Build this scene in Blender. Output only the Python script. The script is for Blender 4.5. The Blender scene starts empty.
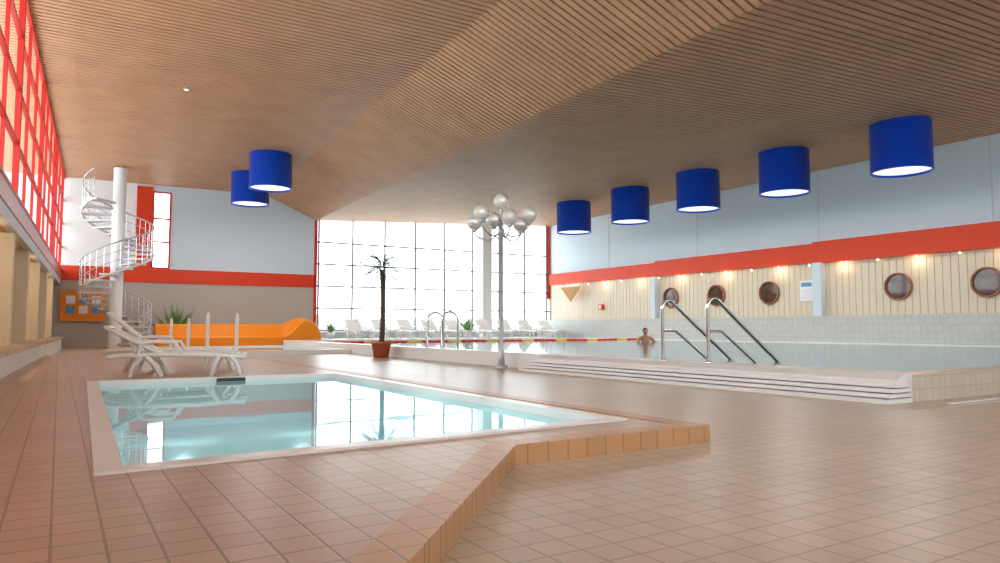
import bpy, math, random
from mathutils import Vector, Matrix
random.seed(7)
S = bpy.context.scene
S.view_settings.view_transform = 'Standard'
S.view_settings.look = 'None'
S.view_settings.exposure = 0.36

# ---------------------------------------------------------------- materials
def mat(name, col, rough=0.5, metal=0.0, var=0.06, vscale=3.0, emit=0.0, ecol=None, spec=0.5, bump=0.0, trans=0.0):
    m = bpy.data.materials.new(name); m.use_nodes = True
    nt = m.node_tree; b = nt.nodes['Principled BSDF']
    b.inputs['Roughness'].default_value = rough
    b.inputs['Metallic'].default_value = metal
    b.inputs['Specular IOR Level'].default_value = spec
    b.inputs['Transmission Weight'].default_value = trans
    geo = nt.nodes.new('ShaderNodeNewGeometry')
    nz = nt.nodes.new('ShaderNodeTexNoise'); nz.inputs['Scale'].default_value = vscale
    nz.inputs['Detail'].default_value = 3
    nt.links.new(geo.outputs['Position'], nz.inputs['Vector'])
    mx = nt.nodes.new('ShaderNodeMix'); mx.data_type = 'RGBA'
    c = Vector(col)
    mx.inputs[6].default_value = (*(c*(1-var)), 1); mx.inputs[7].default_value = (*[min(1, k) for k in c*(1+var)], 1)
    nt.links.new(nz.outputs['Fac'], mx.inputs[0])
    nt.links.new(mx.outputs[2], b.inputs['Base Color'])
    if emit:
        b.inputs['Emission Color'].default_value = (*(ecol or col), 1)
        b.inputs['Emission Strength'].default_value = emit
    if bump:
        bp = nt.nodes.new('ShaderNodeBump'); bp.inputs['Strength'].default_value = bump
        nt.links.new(nz.outputs['Fac'], bp.inputs['Height']); nt.links.new(bp.outputs[0], b.inputs['Normal'])
    return m

def tile_mat(name, c1, c2, grout, size=0.15, rough=0.3, mort=0.006, axes='xy', big=0.12):
    m = bpy.data.materials.new(name); m.use_nodes = True
    nt = m.node_tree; b = nt.nodes['Principled BSDF']
    geo = nt.nodes.new('ShaderNodeNewGeometry')
    sep = nt.nodes.new('ShaderNodeSeparateXYZ'); com = nt.nodes.new('ShaderNodeCombineXYZ')
    nt.links.new(geo.outputs['Position'], sep.inputs[0])
    idx = {'x': 0, 'y': 1, 'z': 2}
    nt.links.new(sep.outputs[idx[axes[0]]], com.inputs[0]); nt.links.new(sep.outputs[idx[axes[1]]], com.inputs[1])
    br = nt.nodes.new('ShaderNodeTexBrick'); br.offset = 0.0; br.squash = 1.0
    br.inputs['Scale'].default_value = 1.0
    br.inputs['Brick Width'].default_value = size; br.inputs['Row Height'].default_value = size
    br.inputs['Mortar Size'].default_value = mort; br.inputs['Mortar Smooth'].default_value = 0.3
    br.inputs['Color1'].default_value = (*c1, 1); br.inputs['Color2'].default_value = (*c2, 1)
    br.inputs['Mortar'].default_value = (*grout, 1)
    nt.links.new(com.outputs[0], br.inputs['Vector'])
    nz = nt.nodes.new('ShaderNodeTexNoise'); nz.inputs['Scale'].default_value = 0.9; nz.inputs['Detail'].default_value = 4
    nt.links.new(geo.outputs['Position'], nz.inputs['Vector'])
    hs = nt.nodes.new('ShaderNodeHueSaturation')
    mr = nt.nodes.new('ShaderNodeMapRange'); mr.inputs[3].default_value = 1-big; mr.inputs[4].default_value = 1+big
    nt.links.new(nz.outputs['Fac'], mr.inputs[0]); nt.links.new(mr.outputs[0], hs.inputs['Value'])
    nt.links.new(br.outputs['Color'], hs.inputs['Color']); nt.links.new(hs.outputs[0], b.inputs['Base Color'])
    b.inputs['Roughness'].default_value = rough
    bp = nt.nodes.new('ShaderNodeBump'); bp.inputs['Strength'].default_value = 0.25; bp.inputs['Distance'].default_value = 0.004
    bp.invert = True
    nt.links.new(br.outputs['Fac'], bp.inputs['Height']); nt.links.new(bp.outputs[0], b.inputs['Normal'])
    return m

def water_mat(name, tint, bscale, bstr, ior=1.33):
    m = bpy.data.materials.new(name); m.use_nodes = True
    nt = m.node_tree; nt.nodes.clear()
    out = nt.nodes.new('ShaderNodeOutputMaterial')
    tr = nt.nodes.new('ShaderNodeBsdfTransparent'); tr.inputs[0].default_value = (*tint, 1)
    gl = nt.nodes.new('ShaderNodeBsdfGlossy'); gl.inputs['Roughness'].default_value = 0.02
    gl.inputs[0].default_value = (.93, .97, 1, 1)
    fr = nt.nodes.new('ShaderNodeFresnel'); fr.inputs[0].default_value = ior
    mx = nt.nodes.new('ShaderNodeMixShader')
    geo = nt.nodes.new('ShaderNodeNewGeometry')
    nz = nt.nodes.new('ShaderNodeTexNoise'); nz.inputs['Scale'].default_value = bscale; nz.inputs['Detail'].default_value = 2
    bp = nt.nodes.new('ShaderNodeBump'); bp.inputs['Strength'].default_value = bstr; bp.inputs['Distance'].default_value = 0.05
    nt.links.new(geo.outputs['Position'], nz.inputs['Vector']); nt.links.new(nz.outputs['Fac'], bp.inputs['Height'])
    nt.links.new(bp.outputs[0], gl.inputs['Normal']); nt.links.new(bp.outputs[0], fr.inputs['Normal'])
    nt.links.new(fr.outputs[0], mx.inputs[0]); nt.links.new(tr.outputs[0], mx.inputs[1]); nt.links.new(gl.outputs[0], mx.inputs[2])
    nt.links.new(mx.outputs[0], out.inputs[0])
    return m

def glass_mat(name):
    m = bpy.data.materials.new(name); m.use_nodes = True
    nt = m.node_tree; nt.nodes.clear()
    out = nt.nodes.new('ShaderNodeOutputMaterial')
    tr = nt.nodes.new('ShaderNodeBsdfTransparent'); tr.inputs[0].default_value = (.96, .98, 1, 1)
    gl = nt.nodes.new('ShaderNodeBsdfGlossy'); gl.inputs['Roughness'].default_value = 0.01
    mx = nt.nodes.new('ShaderNodeMixShader'); mx.inputs[0].default_value = 0.06
    nt.links.new(tr.outputs[0], mx.inputs[1]); nt.links.new(gl.outputs[0], mx.inputs[2]); nt.links.new(mx.outputs[0], out.inputs[0])
    return m

M = {}
M['floor'] = tile_mat('tile_floor_sand', (.56, .465, .35), (.51, .425, .32), (.35, .28, .20), .13, .33, .005, big=.16)
M['deck'] = tile_mat('tile_deck_tan', (.55, .40, .275), (.49, .355, .245), (.28, .19, .13), .13, .33, .005, big=.2)
M['nosing'] = tile_mat('tile_nosing_brown', (.56, .31, .145), (.51, .28, .135), (.30, .20, .11), .13, .35, .005)
M['beige'] = tile_mat('tile_beige', (.64, .56, .44), (.60, .53, .42), (.5, .43, .35), .12, .3, axes='xz')
M['tier'] = tile_mat('tile_tier', (.53, .54, .53), (.50, .51, .50), (.40, .40, .39), .2, .4, axes='yz')
M['basin'] = tile_mat('basin_aqua', (.58, .86, .88), (.55, .84, .87), (.60, .87, .88), .1, .3)
M['basin2'] = tile_mat('basin_pale', (.50, .72, .77), (.48, .70, .75), (.45, .64, .69), .2, .3)
M['white'] = mat('white_plastic', (.86, .86, .84), .35, var=.02)
M['rim'] = mat('white_rim', (.82, .82, .80), .3, var=.03)
M['wall'] = mat('wall_paleblue', (.61, .71, .78), .7, var=.02, vscale=.6)
M['wallw'] = mat('wall_white', (.80, .82, .83), .7, var=.02)
M['taupe'] = mat('wall_taupe', (.46, .41, .36), .7, var=.04)
M['red'] = mat('red_paint', (.70, .05, .010), .45, var=.03, spec=.3)
M['redframe'] = mat('red_frame', (.60, .025, .018), .45, var=.03, spec=.3)
M['pink'] = mat('fascia_pale', (.58, .20, .15), .35, var=.04)
M['fgrey'] = mat('fascia_grey', (.60, .60, .62), .5, var=.04)
M['slat'] = mat('wood_slat', (.58, .33, .185), .55, var=.2, vscale=1.3)
M['slatback'] = mat('ceiling_backing', (.12, .055, .028), .8)
M['panel'] = mat('wood_panel_cream', (.70, .61, .46), .5, var=.06, vscale=4)
M['panelgap'] = mat('panel_gap', (.38, .30, .21), .7)
M['blue'] = mat('blue_drum', (.008, .085, .72), .35, var=.02)
M['diff'] = mat('lamp_diffuser', (.95, .95, .95), .5, emit=.8, ecol=(1, .98, .94), var=.0)
M['chrome'] = mat('chrome', (.80, .82, .85), .18, metal=1.0, var=.02)
M['steel'] = mat('painted_steel', (.42, .45, .47), .35, metal=.4, var=.03)
M['frame'] = mat('mullion_grey', (.22, .20, .20), .5)
M['orange'] = mat('orange_bench', (.82, .25, .006), .45, var=.04, spec=.3)
M['dark'] = mat('dark_plastic', (.03, .022, .018), .5)
M['trunk'] = mat('palm_trunk', (.09, .055, .035), .8, var=.4, vscale=30, bump=.4)
M['leaf'] = mat('palm_leaf', (.03, .075, .028), .5, var=.3, vscale=8)
M['leaf2'] = mat('plant_leaf', (.12, .28, .06), .5, var=.3, vscale=8)
M['terra'] = mat('terracotta', (.52, .12, .05), .55, var=.08)
M['soil'] = mat('soil', (.05, .03, .02), .9)
M['globe'] = mat('opal_globe', (.90, .89, .84), .12, var=.02, trans=.45)
M['glass'] = glass_mat('window_glass')
M['port'] = mat('porthole_glass', (.10, .055, .04), .05, var=.85, vscale=4)  # strong noise contrast paints bright reflections into the dark glass colour
M['portring'] = mat('porthole_ring', (.30, .12, .06), .35)
M['warm'] = mat('warm_lamp', (1, .8, .5), .5, emit=6, ecol=(1, .72, .36), var=0)
M['yellow'] = mat('yellow_plastic', (.85, .60, .05), .4)
M['gold'] = mat('pennant_gold', (.44, .18, .012), .5)
M['skin'] = mat('skin', (.44, .21, .13), .5, var=.06, vscale=20)
M['hair'] = mat('hair', (.02, .013, .01), .6)
M['swim'] = mat('swim_trunks', (.02, .04, .15), .6)
M['pblue'] = mat('poster_blue', (.12, .30, .55), .5, var=.3, vscale=9)
M['paper'] = mat('paper', (.82, .84, .86), .5, var=.02)
M['snow'] = mat('outside_ground', (.75, .76, .75), .9)
M['hedge'] = mat('outside_hedge', (.34, .38, .34), .9, var=.3, vscale=2)
M['water_s'] = water_mat('water_small', (.85, .97, .98), 1.2, .03, 1.29)
M['water_b'] = water_mat('water_big', (.72, .89, .92), 3.0, .12)

# ---------------------------------------------------------------- mesh builder
class MB:
    def __init__(s): s.v = []; s.f = []; s.m = []; s.s = []; s.mats = []
    def mi(s, k):
        if k not in s.mats: s.mats.append(k)
        return s.mats.index(k)
    def add(s, vs, fs, k, smooth=False):
        o = len(s.v); s.v += [tuple(p) for p in vs]; i = s.mi(k)
        for f in fs: s.f.append([o+j for j in f]); s.m.append(i); s.s.append(smooth)
    def box(s, x0, y0, z0, x1, y1, z1, k, T=None):
        vs = [Vector(p) for p in ((x0,y0,z0),(x1,y0,z0),(x1,y1,z0),(x0,y1,z0),(x0,y0,z1),(x1,y0,z1),(x1,y1,z1),(x0,y1,z1))]
        if T: vs = [T @ p for p in vs]
        s.add(vs, [(0,3,2,1),(4,5,6,7),(0,1,5,4),(1,2,6,5),(2,3,7,6),(3,0,4,7)], k)
    def prism(s, poly, z0, z1, k, T=None, smooth=False):
        n = len(poly); vs = [Vector((p[0], p[1], z0)) for p in poly]+[Vector((p[0], p[1], z1)) for p in poly]
        if T: vs = [T @ p for p in vs]
        s.add(vs, [tuple(reversed(range(n))), tuple(range(n, 2*n))], k)
        s.add(vs, [(i, (i+1) % n, n+(i+1) % n, n+i) for i in range(n)], k, smooth)
    def tube(s, pts, r, k, seg=8, caps=True, smooth=True):
        pts = [Vector(p) for p in pts]; n = len(pts)
        rs = r if isinstance(r, (list, tuple)) else [r]*n
        t = [(pts[min(i+1, n-1)]-pts[max(i-1, 0)]).normalized() for i in range(n)]
        up = Vector((0, 0, 1)) if abs(t[0].z) < .9 else Vector((1, 0, 0))
        nrm = (up - t[0]*up.dot(t[0])).normalized(); vs = []
        for i in range(n):
            nrm = (nrm - t[i]*nrm.dot(t[i])).normalized(); bn = t[i].cross(nrm)
            for j in range(seg):
                a = 2*math.pi*j/seg; vs.append(pts[i]+(nrm*math.cos(a)+bn*math.sin(a))*rs[i])
        fs = [(i*seg+j, i*seg+(j+1) % seg, (i+1)*seg+(j+1) % seg, (i+1)*seg+j) for i in range(n-1) for j in range(seg)]
        s.add(vs, fs, k, smooth)
        if caps: s.add([vs[j] for j in range(seg)]+[vs[(n-1)*seg+j] for j in range(seg)], [tuple(reversed(range(seg))), tuple(range(seg, 2*seg))], k)
    def lathe(s, prof, c, k, seg=32, smooth=True):
        c = Vector(c); vs = []
        for (r, z) in prof:
            for j in range(seg):
                a = 2*math.pi*j/seg; vs.append(c+Vector((r*math.cos(a), r*math.sin(a), z)))
        n = len(prof)
        s.add(vs, [(i*seg+j, i*seg+(j+1) % seg, (i+1)*seg+(j+1) % seg, (i+1)*seg+j) for i in range(n-1) for j in range(seg)], k, smooth)
    def sphere(s, c, r, k, seg=20, ring=12, sc=(1, 1, 1)):
        c = Vector(c); vs = []
        for i in range(ring+1):
            th = math.pi*i/ring
            for j in range(seg):
                a = 2*math.pi*j/seg
                vs.append(c+Vector((r*sc[0]*math.sin(th)*math.cos(a), r*sc[1]*math.sin(th)*math.sin(a), r*sc[2]*math.cos(th))))
        s.add(vs, [(i*seg+j, (i+1)*seg+j, (i+1)*seg+(j+1) % seg, i*seg+(j+1) % seg) for i in range(ring) for j in range(seg)], k, True)
    def obj(s, name, parent=None, loc=(0, 0, 0), rot=(0, 0, 0), scale=1):
        me = bpy.data.meshes.new(name); me.from_pydata(s.v, [], s.f)
        for k in s.mats: me.materials.append(M[k])
        me.polygons.foreach_set('material_index', s.m); me.polygons.foreach_set('use_smooth', s.s)
        me.update()
        o = bpy.data.objects.new(name, me); S.collection.objects.link(o)
        o.location = loc; o.rotation_euler = rot; o.scale = (scale,)*3
        if parent: o.parent = parent
        return o
def empty(name, loc=(0, 0, 0), rot=(0, 0, 0)):
    e = bpy.data.objects.new(name, None); S.collection.objects.link(e); e.location = loc; e.rotation_euler = rot
    e.empty_display_size = .1
    return e
def arc(c, r, a0, a1, n, ax='xz'):
    out = []
    for i in range(n+1):
        a = a0+(a1-a0)*i/n
        if ax == 'xz': out.append((c[0]+r*math.cos(a), c[1], c[2]+r*math.sin(a)))
        else: out.append((c[0], c[1]+r*math.cos(a), c[2]+r*math.sin(a)))
    return out

# ---------------------------------------------------------------- dimensions
XL, XR, YF, YB = -0.75, 21.6, 30.0, -7.0
XREC = -2.6
CE = [(-2.9, 6.15), (7.1, 6.22), (9.25, 5.32), (21.75, 6.0)]
FS = (0, .048, .036, 0)     # fold lines drift with Y, parallel to the left facade
def ce(y): return [(x+f*(y-YF), z) for (x, z), f in zip(CE, FS)]
def cz(x, y=YF):
    C_ = ce(y)
    for (a, za), (b, zb) in zip(C_, C_[1:]):
        if x <= b: return za+(zb-za)*(x-a)/(b-a)
    return C_[-1][1]
LA = math.radians(-2.26)    # the left facade is about 2 degrees off the hall axis
LR = Matrix.Translation((XL, 11, 0)) @ Matrix.Rotation(LA, 4, 'Z') @ Matrix.Translation((-XL, -11, 0))
LLOC = tuple(LR.translation); LROT = (0, 0, LA)
def lx(x, y): return x+(y-11)*math.tan(-LA)
NL, NR, FR, FL = Vector((.14, 3.36)), Vector((3.16, 3.54)), Vector((3.18, 9.15)), Vector((.28, 9.2))
BX0, BX1, BY0, BY1 = 6.9, 20.3, 3.72, 26.0     # big pool

# ---------------------------------------------------------------- floor
b = MB()
t = -1.4
b.box(XREC, YB, t, NL.x, YF, 0, 'floor')
b.prism([(NL.x, YB), (3.16, YB), tuple(NR), tuple(NL)], t, 0, 'floor')
b.prism([tuple(NL), tuple(FL), (FL.x, YF), (NL.x, YF)][::-1], t, 0, 'floor')
b.prism([tuple(FL), tuple(FR), (FR.x, YF), (FL.x, YF)], t, 0, 'floor')
b.box(3.18, YB, t, 3.3, YF, 0, 'floor'); b.box(3.16, YB, t, 3.18, NR.y, 0, 'floor')
b.box(3.3, YB, t, BX0, YF, 0, 'floor')
b.box(BX0, YB, t, XR, BY0, 0, 'floor'); b.box(BX0, BY1, t, XR, YF, 0, 'floor'); b.box(BX1, BY0, t, XR, BY1, 0, 'floor')
b.obj('floor')

b = MB()
W0 = XREC+.12
PXR = 3.42
b.prism([(lx(W0, -2), -1.97), (2.0, 3.1), (PXR, 3.1), (PXR, NR.y), tuple(NR), tuple(NL), (lx(W0, 3.4), NL.y)], 0.001, .1, 'deck')
b.prism([(lx(W0, 3.4), NL.y), tuple(NL), tuple(FL), (lx(W0, 9.2), FL.y)], .001, .1, 'deck')
b.prism([tuple(NR), (PXR, NR.y), (PXR, FR.y), tuple(FR)], .001, .1, 'deck')
b.prism([(lx(W0, 9.2), FL.y), tuple(FL), tuple(FR), (PXR, FR.y), (PXR, 18.5), (lx(W0, 18.5), 18.5)], .001, .1, 'deck')
pl = [Vector((-2.55, -2.03)), Vector((2.0, 3.1)), Vector((PXR, 3.1)), Vector((PXR, 18.5))]
def off(pl, w):
    out = []
    for i, p in enumerate(pl):
        d0 = (pl[i]-pl[i-1]).normalized() if i else (pl[1]-pl[0]).normalized()
        d1 = (pl[i+1]-pl[i]).normalized() if i < len(pl)-1 else d0
        n0 = Vector((-d0.y, d0.x)); n1 = Vector((-d1.y, d1.x)); mm = (n0+n1).normalized()
        out.append(p+mm*(w/max(.3, mm.dot(n0))))
    return out
o1 = off(pl, -.012); o2 = off(pl, .14)
for i in range(3):
    b.prism([tuple(o1[i]), tuple(o1[i+1]), tuple(o2[i+1]), tuple(o2[i])], .0, .104, 'nosing')
b.obj('raised_deck')

def inset(w):
    q = [NL, NR, FR, FL]; out = []
    for i in range(4):
        p, a, c = q[i], q[i-1], q[(i+1) % 4]
        d0 = (p-a).normalized(); d1 = (c-p).normalized()
        n0 = Vector((-d0.y, d0.x)); n1 = Vector((-d1.y, d1.x)); mm = (n0+n1).normalized()
        out.append(p+mm*(w/mm.dot(n0)))
    return out
b = MB()
Q = [NL, NR, FR, FL]; I1 = inset(.11); I2 = inset(.12)
for i in range(4):
    j = (i+1) % 4
    b.prism([tuple(Q[i]), tuple(Q[j]), tuple(I1[j]), tuple(I1[i])], -.5, .113, 'rim')
    b.prism([tuple(I1[i]), tuple(I1[j]), tuple(I2[j]), tuple(I2[i])], -.5, .05, 'basin')
b.prism([tuple(p) for p in I1], -.55, -.45, 'basin')
b.box(1.62, 9.03, .060, 1.95, 9.05, .10, 'dark')
b.add([(p.x, p.y, .058) for p in I1], [(0, 1, 2, 3)], 'water_s')
b.obj('small_pool')
for (x, y) in ((1.0, 4.4), (2.3, 4.5), (1.0, 6.1), (2.3, 6.1), (1.1, 7.8), (2.3, 7.8)):  # fill lights without fixtures, added to brighten the small pool's water
    l = bpy.data.lights.new('pool_fill', 'POINT'); l.energy = 4; l.color = (.88, 1, 1); l.shadow_soft_size = .08
    o = bpy.data.objects.new('added_pool_fill', l); S.collection.objects.link(o); o.location = (x, y, -.12)

TW = Matrix(((1,0,0,0),(0,0,1,0),(0,1,0,0),(0,0,0,1)))
b = MB(); RZ = .26; w = .32
b.box(BX0, BY0, -1.35, BX0+w, BY1, RZ, 'rim'); b.box(BX1-w, BY0, -1.35, BX1, BY1, RZ, 'rim')
b.box(BX0+w, BY0, -1.35, BX1-w, BY0+w, RZ-.002, 'beige'); b.box(BX0+w, BY1-w, -1.35, BX1-w, BY1, RZ, 'rim')
b.box(BX0+.0, BY0-.03, 0, BX1, BY0, RZ, 'beige')
b.box(BX0+w, BY0+w, -1.38, BX1-w, BY1-w, -1.3, 'basin2')
b.add([(BX0+w, BY0+w, RZ-.02), (BX1-w, BY0+w, RZ-.02), (BX1-w, BY1-w, RZ-.02), (BX0+w, BY1-w, RZ-.02)], [(0, 1, 2, 3)], 'water_b')
for i, (x, z0, z1) in enumerate(((6.48, 0, .04), (6.54, .05, .085), (6.60, .095, .13), (6.66, .14, .18))):
    b.box(x, BY0+.01*i, z0, BX0-.001, 9.9-.05*i, z1, 'rim')
b.prism([(6.70, .18), (BX0, .18), (BX0, RZ), (6.84, RZ), (6.72, .21)], BY0+.04, 9.7, 'rim', TW)
b.obj('swimming_pool')
b = MB(); b.box(7.1, 3.32, 0, 12, 3.42, .004, 'fgrey'); b.box(7.0, 3.42, 0, 12, 3.46, .012, 'rim'); b.obj('drain_grate')

b = MB(); b.box(8.75, BY1+.001, 0.001, 20.3, YF-.2, .26, 'tier'); b.obj('rear_deck')
b = MB()
b.box(20.31, 3.6, .001, XR-.08, BY1, .26, 'tier')
for i, (x, z) in enumerate(((20.6, .54), (20.95, .82), (21.25, 1.1))):
    b.box(x, 3.6, .26, XR-.08, YF-.3, z, 'tier')
b.obj('tiered_bench')

# ---------------------------------------------------------------- ceiling
b = MB()
HF = [(0,3,2,1),(4,5,6,7),(0,1,5,4),(1,2,6,5),(2,3,7,6),(3,0,4,7)]
def strip(y0, y1, s_, dz0, dz1, k):
    A, B_ = ce(y0), ce(y1); p = [A[s_], A[s_+1], B_[s_+1], B_[s_]]; ys_ = [y0, y0, y1, y1]
    b.add([(q[0], y, q[1]+dz0) for q, y in zip(p, ys_)]+[(q[0], y, q[1]+dz1) for q, y in zip(p, ys_)], HF, k)
for s_ in range(3):
    strip(YB, YF+.1, s_, .06, .2, 'slatback')
    y = YB
    while y < YF:
        strip(y, y+.115, s_, 0, .045, 'slat'); y += .16
b.obj('ceiling')

# ---------------------------------------------------------------- far wall
def wallpoly(b, x0, x1, z0, z1, k, y0=YF, y1=YF+.2):
    xs = [x0]+[c[0] for c in CE if x0 < c[0] < x1]+[x1]
    pts = [(x0, z0), (x1, z0)]+[(x, (cz(x)+.1) if z1 is None else z1) for x in reversed(xs)]
    b.prism(pts, y0, y1, k, TW)
b = MB()
wallpoly(b, XREC, 9.25, 0, 2.42, 'taupe')
wallpoly(b, XREC, 9.25, 2.42, 2.98, 'wall')
b.box(XREC, YF-.05, 2.42, 9.25, YF, 2.96, 'red')
wallpoly(b, XREC, 2.35, 2.98, None, 'wallw')
wallpoly(b, 2.35, 2.9, 2.98, None, 'wallw')
b.box(2.35, YF-.06, 2.96, 2.9, YF, 6.1, 'red')
wallpoly(b, 3.55, 9.25, 2.98, None, 'wall'); wallpoly(b, 2.9, 3.55, 5.95, None, 'wall')
b.obj('wall_far')
def window(name, x0, x1, z0, z1f, cols, rows, y=YF, fk='frame', fw=.06):
    b = MB()
    for x in cols: b.box(x-fw/2, y-.02, z0, x+fw/2, y+.08, z1f(x), fk)
    for z in rows: b.box(x0, y-.01, z-fw/2, x1, y+.07, z+fw/2, fk)
    b.add([(x0, y+.1, z0), (x1, y+.1, z0), (x1, y+.1, z1f(x1)), (x0, y+.1, z1f(x0))], [(0, 1, 2, 3)], 'glass')
    return b.obj(name)
window('window_1', 2.9, 3.55, 2.98, lambda x: 5.95, [2.93, 3.52], [3.0, 4.0, 4.9, 5.92], fk='redframe')
b = MB(); b.box(9.25, YF, 0, XR, YF+.2, .55, 'wallw'); b.box(9.25, YF-.15, .5, XR-.4, YF, .55, 'rim')
b.box(9.2, YF-.05, 0, 9.32, YF+.2, cz(9.25), 'redframe'); b.box(XR-.14, YF-.1, 2.2, XR-.05, YF+.1, cz(21.5), 'redframe'); b.obj('wall_window_sill')
cols = [9.4+i*1.52 for i in range(8)]+[21.4]
window('window_2', 9.25, XR, .55, lambda x: cz(x)+.05, cols, [.6, 1.55, 2.5, 3.45, 4.4])
b = MB(); b.box(17.15, YF-.75, .26, 17.65, YF-.25, cz(17.4), 'wallw'); b.obj('column')

b = MB(); b.box(-2.9, YB-.2, 0, XR, YB, 3.4, 'wallw'); b.obj('back_light_blocker')  # unseen wall added behind the camera to cut light on the foreground floor
b = MB()
for i in range(13): b.box(-2.8+i*2, YB-.1, 3.4, -2.72+i*2, YB-.02, cz(-2.8+i*2, YB)+.05, 'redframe')
b.box(-2.9, YB-.1, 4.5, XR, YB-.02, 4.56, 'redframe'); b.obj('back_light_opening')  # unseen frames; opening above the blocker shaped to let some skylight in

# ---------------------------------------------------------------- right wall
b = MB()
b.box(XR, YB, 0, XR+.2, YF+.2, 6.1, 'wall')
for y in (9.3, 14.55, 19.9, 25.3): b.box(XR-.012, y-.02, 3.5, XR, y+.02, 5.97, 'fgrey')
b.obj('wall_right')
b = MB()
b.box(XR-.04, 3.6, 1.1, XR-.001, YF-.05, 2.92, 'panelgap')
y = 3.6
while y < YF-.3:
    b.box(XR-.06, y, 1.1, XR-.04, y+.205, 2.92, 'panel'); y += .22
b.obj('wall_right_panelling')
b = MB()
b.box(XR-.30, -2, 2.86, XR-.001, 14.6, 3.56, 'red')
b.box(XR-.22, 14.6, 2.88, XR-.001, 22.1, 3.52, 'red')
b.box(XR-.14, 22.1, 2.90, XR-.001, YF-.05, 3.46, 'red')
b.obj('trim_red_band')
b = MB(); b.box(XR-.34, 14.3, 1.1, XR-.08, 14.62, 2.86, 'wall'); b.box(XR-.32, 22.0, 1.1, XR-.08, 22.25, 2.86, 'wall'); b.obj('pilaster')
for y in (4.7, 7.07, 9.47, 11.9, 16.5, 18.9, 21.3):
    b = MB()
    seg = 36; R = .42
    T = Matrix.Translation((XR-.065, y, 1.95)) @ Matrix.Rotation(math.radians(-90), 4, 'Y')
    prof = [(R*.86, 0), (R*.86, .07), (R*.90, .10), (R*.96, .10), (R, .07), (R, -.01)]
    tmp = MB(); tmp.lathe(prof, (0, 0, 0), 'portring', seg)
    b.add([T @ Vector(p) for p in tmp.v], tmp.f, 'portring', True)
    disc = [T @ Vector((R*.87*math.cos(2*math.pi*i/seg), R*.87*math.sin(2*math.pi*i/seg), .012)) for i in range(seg)]
    b.add(disc, [tuple(range(seg))], 'port')
    for i in range(8):
        a = 2*math.pi*i/8; p = T @ Vector((R*.93*math.cos(a), R*.93*math.sin(a), .10)); b.sphere(p, .018, 'steel', 6, 4)
    b.obj('porthole_window')
b = MB(); ys = [4.2+i*1.18 for i in range(21)]
for y in ys:
    b.tube([(XR-.17, y, 2.90), (XR-.17, y, 2.82)], .05, 'steel', 10)
    b.sphere((XR-.17, y, 2.81), .032, 'warm', 8, 6)
b.obj('wall_spotlights')
for y in ys[::2]:
    l = bpy.data.lights.new('wall_spot', 'POINT'); l.energy = 3.5; l.color = (1, .76, .46); l.shadow_soft_size = .05
    o = bpy.data.objects.new('wall_spot_lamp', l); S.collection.objects.link(o); o.location = (XR-.27, y, 2.70)
b = MB(); b.box(XR-.10, 14.75, 1.62, XR-.062, 15.25, 2.3, 'paper')
b.box(XR-.104, 14.8, 2.1, XR-.10, 15.2, 2.24, 'pblue')
for i in range(5): b.box(XR-.103, 14.82, 1.7+i*.07, XR-.10, 15.18-.03*(i % 3), 1.72+i*.07, 'fgrey')
b.obj('notice_board')
b = MB(); b.box(XR-.2, 25.6, 1.55, XR-.062, 25.85, 1.8, 'red'); b.box(XR-.21, 25.65, 1.6, XR-.2, 25.8, 1.75, 'white'); b.obj('fire_alarm_box')
b = MB()
b.add([(XR-.5, 26.8, 2.7), (XR-.5, 28.4, 2.7), (XR-.5, 27.6, 1.98), (XR-.46, 26.8, 2.7), (XR-.46, 28.4, 2.7), (XR-.46, 27.6, 1.98)],
      [(0, 2, 1), (3, 4, 5), (0, 1, 4, 3), (1, 2, 5, 4), (2, 0, 3, 5)], 'gold')
b.tube([(XR-.48, 26.8, 2.71), (XR-.48, 28.4, 2.71)], .02, 'steel')
for y in (26.9, 28.3): b.tube([(XR-.48, y, 2.71), (XR-.13, y, 2.95)], .01, 'steel', 6)
b.obj('hanging_pennant')

# ---------------------------------------------------------------- left wall
b = MB()
b.box(XL-.12, YB, 2.25, XL, YF, 2.45, 'fgrey'); b.box(XL-.12, YB, 2.45, XL+.02, YF, 2.74, 'pink')
b.box(XL-.1, YB, 2.74, XL+.03, YF, 2.80, 'redframe')
b.box(XREC, YB, 2.25, XL-.12, YF, 2.33, 'slat')
b.obj('wall_left_upper', None, LLOC, LROT)
b = MB()
y = YB
i = 0
while y < YF:
    b.box(XL-.05, y-.03, 2.8, XL-.0, y+.03, cz(XL)+.03, 'redframe')
    if i % 3 == 0: b.box(XL-.05, y-.09, 2.8, XL+.03, y+.09, cz(XL)+.03, 'redframe')
    y += 1.7; i += 1
for z in (3.6, 4.45, 5.3, 6.12): b.box(XL-.05, YB, z-.03, XL+.01, YF, z+.03, 'redframe')
b.add([(XL-.03, YB, 2.8), (XL-.03, YF, 2.8), (XL-.03, YF, 6.2), (XL-.03, YB, 6.2)], [(0, 1, 2, 3)], 'glass')
b.obj('window_3', None, LLOC, LROT)
b = MB()
b.box(XREC-.2, YB, 0, XREC, YF, 2.3, 'panelgap')
y = 2
while y < YF-.3:
    b.box(XREC+.001, y, .1, XREC+.05, y+.27, 2.25, 'panel'); y += .3
for y in (8, 11, 14, 17, 20, 23, 26): b.box(XL-.3, y, .1, XL-.05, y+.3, 2.25, 'panel')
b.obj('wall_left', None, LLOC, LROT)
b = MB()
b.box(-1.25, 5, .1, -.55, 18.4, .36, 'rim'); b.box(-1.25, 5, .36, -.5, 18.4, .42, 'deck')
b.box(-1.25, 18.75, .001, -.55, 27, .36, 'rim'); b.box(-1.25, 18.75, .36, -.5, 27, .42, 'deck')
b.obj('planter_curb', None, LLOC, LROT)
b = MB()
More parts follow.
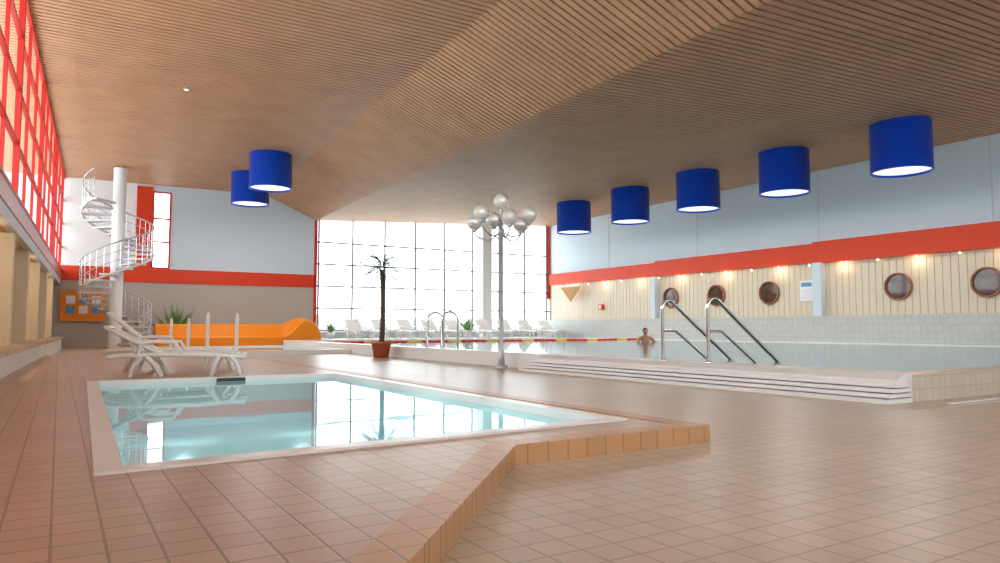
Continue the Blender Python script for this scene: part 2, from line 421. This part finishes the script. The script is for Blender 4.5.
for y in (9.5, 12.5, 15.5, 18.5, 21.5, 24.5):
    b.tube([(-1.3, y, 2.25), (-1.3, y, 2.21)], .09, 'steel', 12); b.sphere((-1.3, y, 2.2), .06, 'warm', 8, 6)
b.obj('soffit_lights', None, LLOC, LROT)
for y in (12.5, 18.5, 24.5):
    l = bpy.data.lights.new('soffit', 'POINT'); l.energy = 25; l.color = (1, .75, .45); l.shadow_soft_size = .08
    o = bpy.data.objects.new('soffit_lamp', l); S.collection.objects.link(o); o.location = (lx(-1.3, y), y, 2.08)

b = MB()
for (x, y) in ((2.3, 17.4), (2.3, 3)):
    b.tube([(x, y, cz(x)+.02), (x, y, cz(x)-.03)], .07, 'steel', 12); b.tube([(x, y, cz(x)-.03), (x, y, cz(x)-.035)], .05, 'diff', 12)
b.obj('recessed_downlight')

# ---------------------------------------------------------------- drum lamps
def drum(x, y, D=1.38, H=1.22):
    b = MB(); r = D/2; z1 = cz(x)-.01; z0 = z1-H
    b.lathe([(r*.5, z1), (r, z1), (r, z0+.03), (r+.012, z0+.03), (r+.012, z0), (r-.03, z0), (r-.03, z0+.1)], (x, y, 0), 'blue', 48)
    b.lathe([(r-.03, z0+.06), (0.001, z0+.03)], (x, y, 0), 'diff', 48)
    b.obj('drum_pendant_lamp')
    l = bpy.data.lights.new('drum', 'AREA'); l.shape = 'DISK'; l.size = D*.9; l.energy = 60; l.color = (1, .97, .93)
    o = bpy.data.objects.new('drum_light', l); S.collection.objects.link(o); o.location = (x, y, z0-.01)
for y in (9.55, 12.9, 16.15, 19.4, 22.75): drum(17.6, y)
drum(5.55, 22.8, 1.3, 1.1); drum(5.65, 26.1, 1.3, 1.1)

# ---------------------------------------------------------------- spiral staircase
C = Vector((1.6, 27.2, 0)); st = empty('spiral_staircase', C)
b = MB(); b.tube([(0, 0, 0), (0, 0, 6.13)], .2, 'wallw', 24); b.obj('central_column', st)
b = MB(); N = 26; rise = .19; da = math.radians(25); R = 1.12; a0 = math.radians(-60)
for i in range(N):
    a = a0+i*da; z = rise*(i+1)
    pts = [(.18*math.cos(a-.1), .18*math.sin(a-.1)), (R*math.cos(a-.01), R*math.sin(a-.01)), (R*math.cos(a+da/2), R*math.sin(a+da/2)), (R*math.cos(a+da+.02), R*math.sin(a+da+.02)), (.18*math.cos(a+da+.1), .18*math.sin(a+da+.1))]
    b.prism(pts, z-.06, z, 'fgrey')
b.obj('treads', st)
b = MB(); h = []
for i in range(N):
    a = a0+(i+.5)*da; z = rise*(i+1)
    for k in range(2):
        aa = a+(k-.5)*da*.5; x, y = (R-.03)*math.cos(aa), (R-.03)*math.sin(aa)
        zz = z+(k-.5)*rise*.5
        b.tube([(x, y, z-.03), (x, y, zz+.92)], .010, 'chrome', 6); h.append((x, y, zz+.92))
b.tube(h, .026, 'steel', 8)
for dz in (-.3, -.6): b.tube([(p[0], p[1], p[2]+dz) for p in h], .012, 'steel', 6)
b.tube([(p[0], p[1], p[2]-.98) for p in h], .04, 'fgrey', 8)
b.obj('railing', st)

b = MB(); b.box(.0, YF-.12, .95, 1.4, YF-.052, 2.05, 'orange')
for i in range(3):
    for j in range(2): b.box(.18+i*.4, YF-.13, 1.22+j*.36, .46+i*.4, YF-.12, 1.5+j*.36, 'pblue' if (i+j) % 2 == 0 else 'paper')
b.obj('picture_panel')

# ---------------------------------------------------------------- orange bench, rolled end
b = MB()
def topz(x):
    if x < 7.0: return .84
    if x < 7.8:
        u = (x-7.0)/.8; return .84+.26*(3*u*u-2*u**3)
    u = (x-7.8)/.55; return .45+.65*math.sqrt(max(0, 1-u*u))
def frontz(x):
    if x < 6.9: return .42
    u = min(1, (x-6.9)/.8); return .42+(topz(x)-.10-.42)*(3*u*u-2*u**3)
xs = [2.8, 4, 5, 6, 6.6]+[6.9+.09*i for i in range(11)]+[7.8+.55*math.sin(math.pi/2*i/8) for i in range(1, 9)]
secs = []
for x in xs:
    T_, F_ = topz(x), frontz(x); d_ = min(1, max(0, (x-6.9)))
    secs.append([(x, 26.2, 0), (x, 26.2, F_-.06), (x, 26.27, F_), (x, 26.72, F_-.03+.05*d_), (x, 26.93, T_-.07), (x, 27.03, T_), (x, 27.15, T_-.03), (x, 27.2, 0)])
n = 8; vs = [p for s_ in secs for p in s_]
b.add(vs, [(i*n+j, i*n+(j+1) % n, (i+1)*n+(j+1) % n, (i+1)*n+j) for i in range(len(secs)-1) for j in range(n)], 'orange', False)
b.add(secs[0], [tuple(range(n))], 'orange'); b.add(secs[-1], [tuple(reversed(range(n)))], 'orange')
b.obj('orange_bench')

b = MB()
b.box(1.9, 18.9, .0, 6.85, 19.25, .12, 'rim'); b.box(1.9, 19.25, 0, 2.15, 24, .12, 'rim'); b.box(1.9, 24, 0, 6.85, 24.25, .12, 'rim'); b.box(6.6, 19.25, 0, 6.85, 24, .12, 'rim')
b.box(2.15, 19.25, 0.001, 6.6, 24, .03, 'basin')
b.add([(2.15, 19.25, .08), (6.6, 19.25, .08), (6.6, 24, .08), (2.15, 24, .08)], [(0, 1, 2, 3)], 'water_s'); b.obj('wading_basin')
for x in (2.35, 2.75, 3.2, 3.9):
    b = MB(); hh = .95 if x > 3 else .8
    b.tube([(x, 19.08, .12), (x, 19.08, hh)]+arc((x, 19.2, hh), .12, math.pi, 0, 8, 'yz')+[(x, 19.32, .1)], .022, 'white', 8)
    b.obj('grab_rail')

for y in (6.3, 7.1):
    b = MB()
    pts = [(7.0, y, RZ), (7.0, y, .92)]+arc((7.12, y, .96), .12, math.pi, math.radians(55), 8)+[(7.55, y, .80), (8.0, y, .49), (8.45, y, .18), (8.6, y, .0)]
    b.tube(pts, .024, 'chrome', 10)
    b.tube([(7.0, y, .66), (7.25, y, .66), (8.05, y, .14)], .018, 'chrome', 8)
    b.lathe([(.05, RZ), (.05, RZ+.02), (.026, RZ+.02)], (7.0, y, 0), 'chrome', 14)
    b.obj('pool_handrail')
b = MB()
for y in (13.7, 14.4):
    b.tube([(7.0, y, RZ), (7.0, y, .85)]+arc((7.2, y, .85), .2, math.pi, 0, 10)+[(7.4, y, -.5)], .024, 'chrome', 10)
for z in (.1, -.2, -.45): b.box(7.36, 13.7, z, 7.44, 14.4, z+.02, 'chrome')
b.obj('pool_ladder')

b = MB(); x = BX0+.35; i = 0
b.tube([(BX0+.3, 21.5, .25), (BX1-.3, 21.5, .25)], .01, 'steel', 6)
while x < BX1-.5:
    b.tube([(x, 21.5, .25), (x+.02, 21.5, .25), (x+.22, 21.5, .25), (x+.24, 21.5, .25)], [.02, .04, .04, .02], 'red' if i % 6 < 4 else 'yellow', 8); x += .25; i += 1
b.obj('lane_rope')

# ---------------------------------------------------------------- globe lamp
L = empty('globe_lamp_post', (6.62, 10.65, 0))
b = MB()
b.lathe([(.11, 0), (.11, .04), (.06, .06), (.045, .3), (.032, .35), (.032, 2.35), (.055, 2.37), (.055, 2.45), (.03, 2.47), (.03, 2.82)], (0, 0, 0), 'steel', 16)
gl = MB()
for i in range(6):
    a = 2*math.pi*i/6+.25; cx, cy = math.cos(a), math.sin(a); q = .5; zz = 2.38+(.1 if i % 2 else 0)
    pts = [(0, 0, 2.42)]+[(cx*q*tt, cy*q*tt, 2.42+(zz-2.42)*tt-.14*math.sin(math.pi*tt)) for tt in (.2, .4, .6, .8)]+[(cx*q, cy*q, zz), (cx*q, cy*q, zz+.06)]
    b.tube(pts, .014, 'steel', 8)
    b.lathe([(.04, zz+.04), (.06, zz+.08), (.04, zz+.1)], (cx*q, cy*q, 0), 'steel', 12)
    gl.sphere((cx*q, cy*q, zz+.21), .14, 'globe', 24, 14)
gl.sphere((0, 0, 2.95), .14, 'globe', 24, 14)
b.obj('post', L); gl.obj('globes', L)

# ---------------------------------------------------------------- palm
P = empty('potted_palm', (6.5, 15.85, 0))
b = MB()
b.lathe([(.0, 0), (.17, 0), (.225, .32), (.245, .32), (.245, .38), (.215, .38), (.205, .33)], (0, 0, 0), 'terra', 28)
b.obj('pot', P)
b = MB(); b.lathe([(.21, .335), (.0, .345)], (0, 0, 0), 'soil', 20)
b.obj('soil', P)
b = MB(); tp = []; rs = []
for i in range(36):
    z = .33+i*.05; tp.append((.03*math.sin(z*1.6), .02*math.cos(z*2), z)); rs.append((.064 if i % 2 else .05)*(1.15-i*.008))
b.tube(tp, rs, 'trunk', 10)
b.obj('trunk', P)
b = MB()
rp = random.Random(11); NF = 30
for i in range(NF):
    a = 2*math.pi*((i*7) % NF)/NF+rp.uniform(-.1, .1); u = i/NF
    el = math.radians(-15+95*u); Ln = rp.uniform(.62, .78)
    d = Vector((math.cos(a), math.sin(a), 0)); side = Vector((-d.y, d.x, 0)); n = 10; sp = []
    p = Vector((d.x*.03, d.y*.03, 2.02+.16*u)); ang = el
    for k in range(n+1):
        sp.append(p.copy()); p = p+(d*math.cos(ang)+Vector((0, 0, math.sin(ang))))*(Ln/n); ang -= math.radians(5+7*u)
    b.tube(sp, [.009*(1-k/(n+3)) for k in range(n+1)], 'leaf', 5)
    for k in range(5, n*2):
        f = k/2; i0 = min(n-1, int(f)); q = sp[i0].lerp(sp[i0+1], f-i0); tan = (sp[i0+1]-sp[i0]).normalized()
        ll = .15*math.sin(math.pi*min(1, (f/n)*.85+.1))
        for sg in (-1, 1):
            tip = q+(side*sg*.8+tan*.6+Vector((0, 0, -.25))).normalized()*ll
            b.add([q-tan*.012, q+tan*.012, tip+tan*.003, tip-tan*.003], [(0, 1, 2, 3)], 'leaf')
b.obj('fronds', P)

def plant(name, x, y, z, h, k='leaf2', n=30, w=.04):
    e = empty(name, (x, y, z)); b = MB()
    b.lathe([(0, 0), (.13, 0), (.17, .25), (.15, .25), (0, .22)], (0, 0, 0), 'white', 18); b.obj('pot', e)
    b = MB()
    for i in range(n):
        a = random.uniform(0, 6.28); el = math.radians(random.uniform(45, 88)); ln = h*random.uniform(.6, 1)
        d = Vector((math.cos(a)*math.cos(el), math.sin(a)*math.cos(el), math.sin(el))); s_ = Vector((-math.sin(a), math.cos(a), 0))*w
        p0 = Vector((0, 0, .2)); p1 = p0+d*ln*.5; p2 = p0+d*ln+Vector((0, 0, -.15*ln))
        b.add([p0, p1-s_, p2, p1+s_], [(0, 1, 2), (0, 2, 3)], k)
    b.obj('leaves', e)
plant('potted_plant', 9.7, 29.2, .26, .6)
plant('potted_plant', 16.3, 29.2, .26, 1.1)
plant('potted_shrub', 3.6, 28.6, 0, 1.8, 'leaf2', 60, .03)

# ---------------------------------------------------------------- loungers
def lounger_mesh(back=32):
    b = MB(); W = .62; k = 'white'; sz = .31
    for s_ in (-1, 1):
        y = s_*W/2
        b.tube([(.0, y, sz-.02), (.25, y, sz), (.65, y, sz+.01), (1.2, y, sz), (1.88, y, sz-.03)], .034, k, 8)
        b.tube([(.30, y, 0), (.36, y, sz*.6), (.46, y, sz-.02)], [.03, .033, .04], k, 8)
        b.tube([(.72, y, 0), (.62, y, sz*.6), (.52, y, sz-.02)], [.03, .033, .04], k, 8)
        b.tube([(1.40, y, 0), (1.44, y, sz*.6), (1.50, y, sz-.02)], [.03, .033, .04], k, 8)
        b.tube([(1.80, y, 0), (1.74, y, sz*.6), (1.66, y, sz-.02)], [.03, .033, .04], k, 8)
        b.tube([(.40, y*1.04, sz), (.45, y*1.06, sz+.17), (.58, y*1.06, sz+.2), (.9, y*1.06, sz+.19), (1.0, y*1.04, sz)], .026, k, 8)
    for x in (.51, 1.58): b.tube([(x, -W/2, sz-.1), (x, W/2, sz-.1)], .022, k, 8)
    for i in range(14):
        x = .72+i*.084; b.box(x, -W/2, sz-.005, x+.06, W/2, sz+.018, k)
    T = Matrix.Translation((.70, 0, sz+.01)) @ Matrix.Rotation(math.radians(back), 4, 'Y')
    for i in range(9):
        x = -.09-i*.082; ww = W/2-.03
        b.box(x, -ww, -.008, x+.058, ww, .014, k, T)
    for s_ in (-1, 1): b.tube([T @ Vector((0, s_*(W/2-.03), 0)), T @ Vector((-.80, s_*(W/2-.03), 0)), T @ Vector((-.84, s_*(W/2-.08), 0))], .024, k, 8)
    b.tube([T @ Vector((-.84, -W/2+.07, 0)), T @ Vector((-.84, W/2-.07, 0))], .024, k, 8)
    a = T @ Vector((-.5, 0, 0))
    for s_ in (-1, 1): b.tube([(a.x, s_*.2, a.z), (a.x+.1, s_*.2, sz-.0)], .016, k, 6)
    return b
lm = lounger_mesh(28).obj('sun_lounger', None, (.56, 10.1, .1), (0, 0, math.radians(-14)), .85)
lm2 = lounger_mesh(40).obj('sun_lounger', None, (.55, 11.4, .1), (0, 0, math.radians(-8)), .93)
for i in range(9):
    o = bpy.data.objects.new('sun_lounger', lm2.data); S.collection.objects.link(o)
    o.location = (10.4+i*1.15, 28.75, .26) if i < 5 else (10.7+i*1.15, 28.45, .26); o.rotation_euler = (0, 0, math.radians(-90+random.uniform(-5, 5)))

ch = empty('patio_chair', (-.50, 3.1, .1))
b = MB()
for (x, y) in ((-.2, -.2), (.2, -.2), (-.2, .2), (.2, .2)): b.tube([(x*1.15, y*1.15, 0), (x, y, .26)], .018, 'dark', 8)
b.box(-.24, -.24, .26, .24, .24, .29, 'dark')
b.obj('seat', ch)
b = MB()
b.tube([(.23, -.2, .27), (.25, -.2, .4), (.24, -.16, .47), (.24, .16, .47), (.25, .2, .4), (.23, .2, .27)], .018, 'dark', 8)
b.obj('backrest', ch)

# ---------------------------------------------------------------- swimmer (chest-deep, knees bent so only head and shoulders show)
PE = empty('swimmer', (16.75, 17.8, -1.02), (0, 0, math.radians(150)))
def skinned(name, verts, edges, radii, k, parent, root=0):
    me = bpy.data.meshes.new(name); me.from_pydata(verts, edges, []); me.materials.append(M[k])
    o = bpy.data.objects.new(name, me); S.collection.objects.link(o); o.parent = parent
    md = o.modifiers.new('Skin', 'SKIN')
    for i, r in enumerate(radii): me.skin_vertices[0].data[i].radius = r if isinstance(r, tuple) else (r, r)
    me.skin_vertices[0].data[root].use_root = True
    sb = o.modifiers.new('Sub', 'SUBSURF'); sb.levels = 2; sb.render_levels = 2
    md.use_smooth_shade = True
    return o
V = [(0,0,.90),(0,0,1.05),(0,.0,1.25),(0,0,1.38),(0,.01,1.46),(0,.02,1.53),
     (.1,0,.86),(.11,.18,.46),(.11,-.08,.06),(.11,.06,.0), (-.1,0,.86),(-.11,.18,.46),(-.11,-.08,.06),(-.11,.06,.0),
     (.18,0,1.40),(.31,.10,1.24),(.26,.33,1.20),(.22,.40,1.20), (-.18,0,1.40),(-.31,.10,1.24),(-.26,.33,1.20),(-.22,.40,1.20)]
E = [(0,1),(1,2),(2,3),(3,4),(4,5),(0,6),(6,7),(7,8),(8,9),(0,10),(10,11),(11,12),(12,13),(3,14),(14,15),(15,16),(16,17),(3,18),(18,19),(19,20),(20,21)]
Rr = [(.15,.11),(.13,.095),(.16,.11),(.13,.08),.06,.055,.085,.058,.04,.035,.085,.058,.04,.035,.07,.05,.035,.035,.07,.05,.035,.035]
skinned('body', V, E, Rr, 'skin', PE)
b = MB()
for s_ in (1, -1):
    for i in range(4):
        x = s_*.215+(i-1.5)*.019; l = (.06, .075, .08, .065)[i]
        b.tube([(x, .41, 1.20), (x, .41+l*.5, 1.202), (x, .41+l*.9, 1.185), (x, .41+l*1.1, 1.17)], [.010, .009, .008, .006], 'skin', 6)
    b.tube([(s_*.19, .38, 1.20), (s_*.16, .41, 1.195), (s_*.15, .44, 1.19)], [.012, .010, .008], 'skin', 6)
b.obj('fingers', PE)
b = MB(); b.sphere((0, .03, 1.60), .078, 'skin', 20, 14, (.95, 1.15, 1.45))
b.tube([(0, .115, 1.62), (0, .135, 1.585), (0, .118, 1.575)], [.008, .014, .008], 'skin', 8)
for s_ in (1, -1):
    b.sphere((s_*.028, .105, 1.61), .011, 'paper', 8, 6); b.sphere((s_*.028, .114, 1.61), .006, 'dark', 6, 5)
    b.sphere((s_*.075, .02, 1.60), .022, 'skin', 8, 6, (.4, .8, 1.3))
b.box(-.022, .108, 1.545, .022, .116, 1.553, 'terra'); b.obj('head', PE)
b = MB(); b.sphere((0, .006, 1.635), .088, 'hair', 20, 12, (1.0, 1.10, 1.12)); b.obj('hair', PE)
b = MB(); b.sphere((0, 0, .88), .17, 'swim', 16, 10, (1.05, .8, .75)); b.obj('trunks', PE)

# ---------------------------------------------------------------- outside
b = MB(); b.box(-60, YF+.25, -.6, 80, 120, -.5, 'snow'); b.obj('outside_ground')
b = MB()
for i in range(40):
    x = -5+i*2.0; b.sphere((x, 62+random.uniform(-2, 2), .3), 1.4+random.random()*.8, 'hedge', 12, 8, (1, .7, .9))
b.obj('outside_hedge')

# ---------------------------------------------------------------- world & camera
W = bpy.data.worlds.new('World'); S.world = W; W.use_nodes = True
nt = W.node_tree; bg = nt.nodes['Background']; bg.inputs[0].default_value = (.89, .965, 1, 1); bg.inputs[1].default_value = 4.3

cam = bpy.data.cameras.new('Camera'); co = bpy.data.objects.new('Camera', cam); S.collection.objects.link(co)
co.location = (0, 0, .7); co.rotation_euler = (math.radians(90+3.74), 0, math.radians(-31.75))
cam.sensor_width = 36; cam.lens = 25.6; cam.clip_end = 300; cam.clip_start = .05
S.camera = co
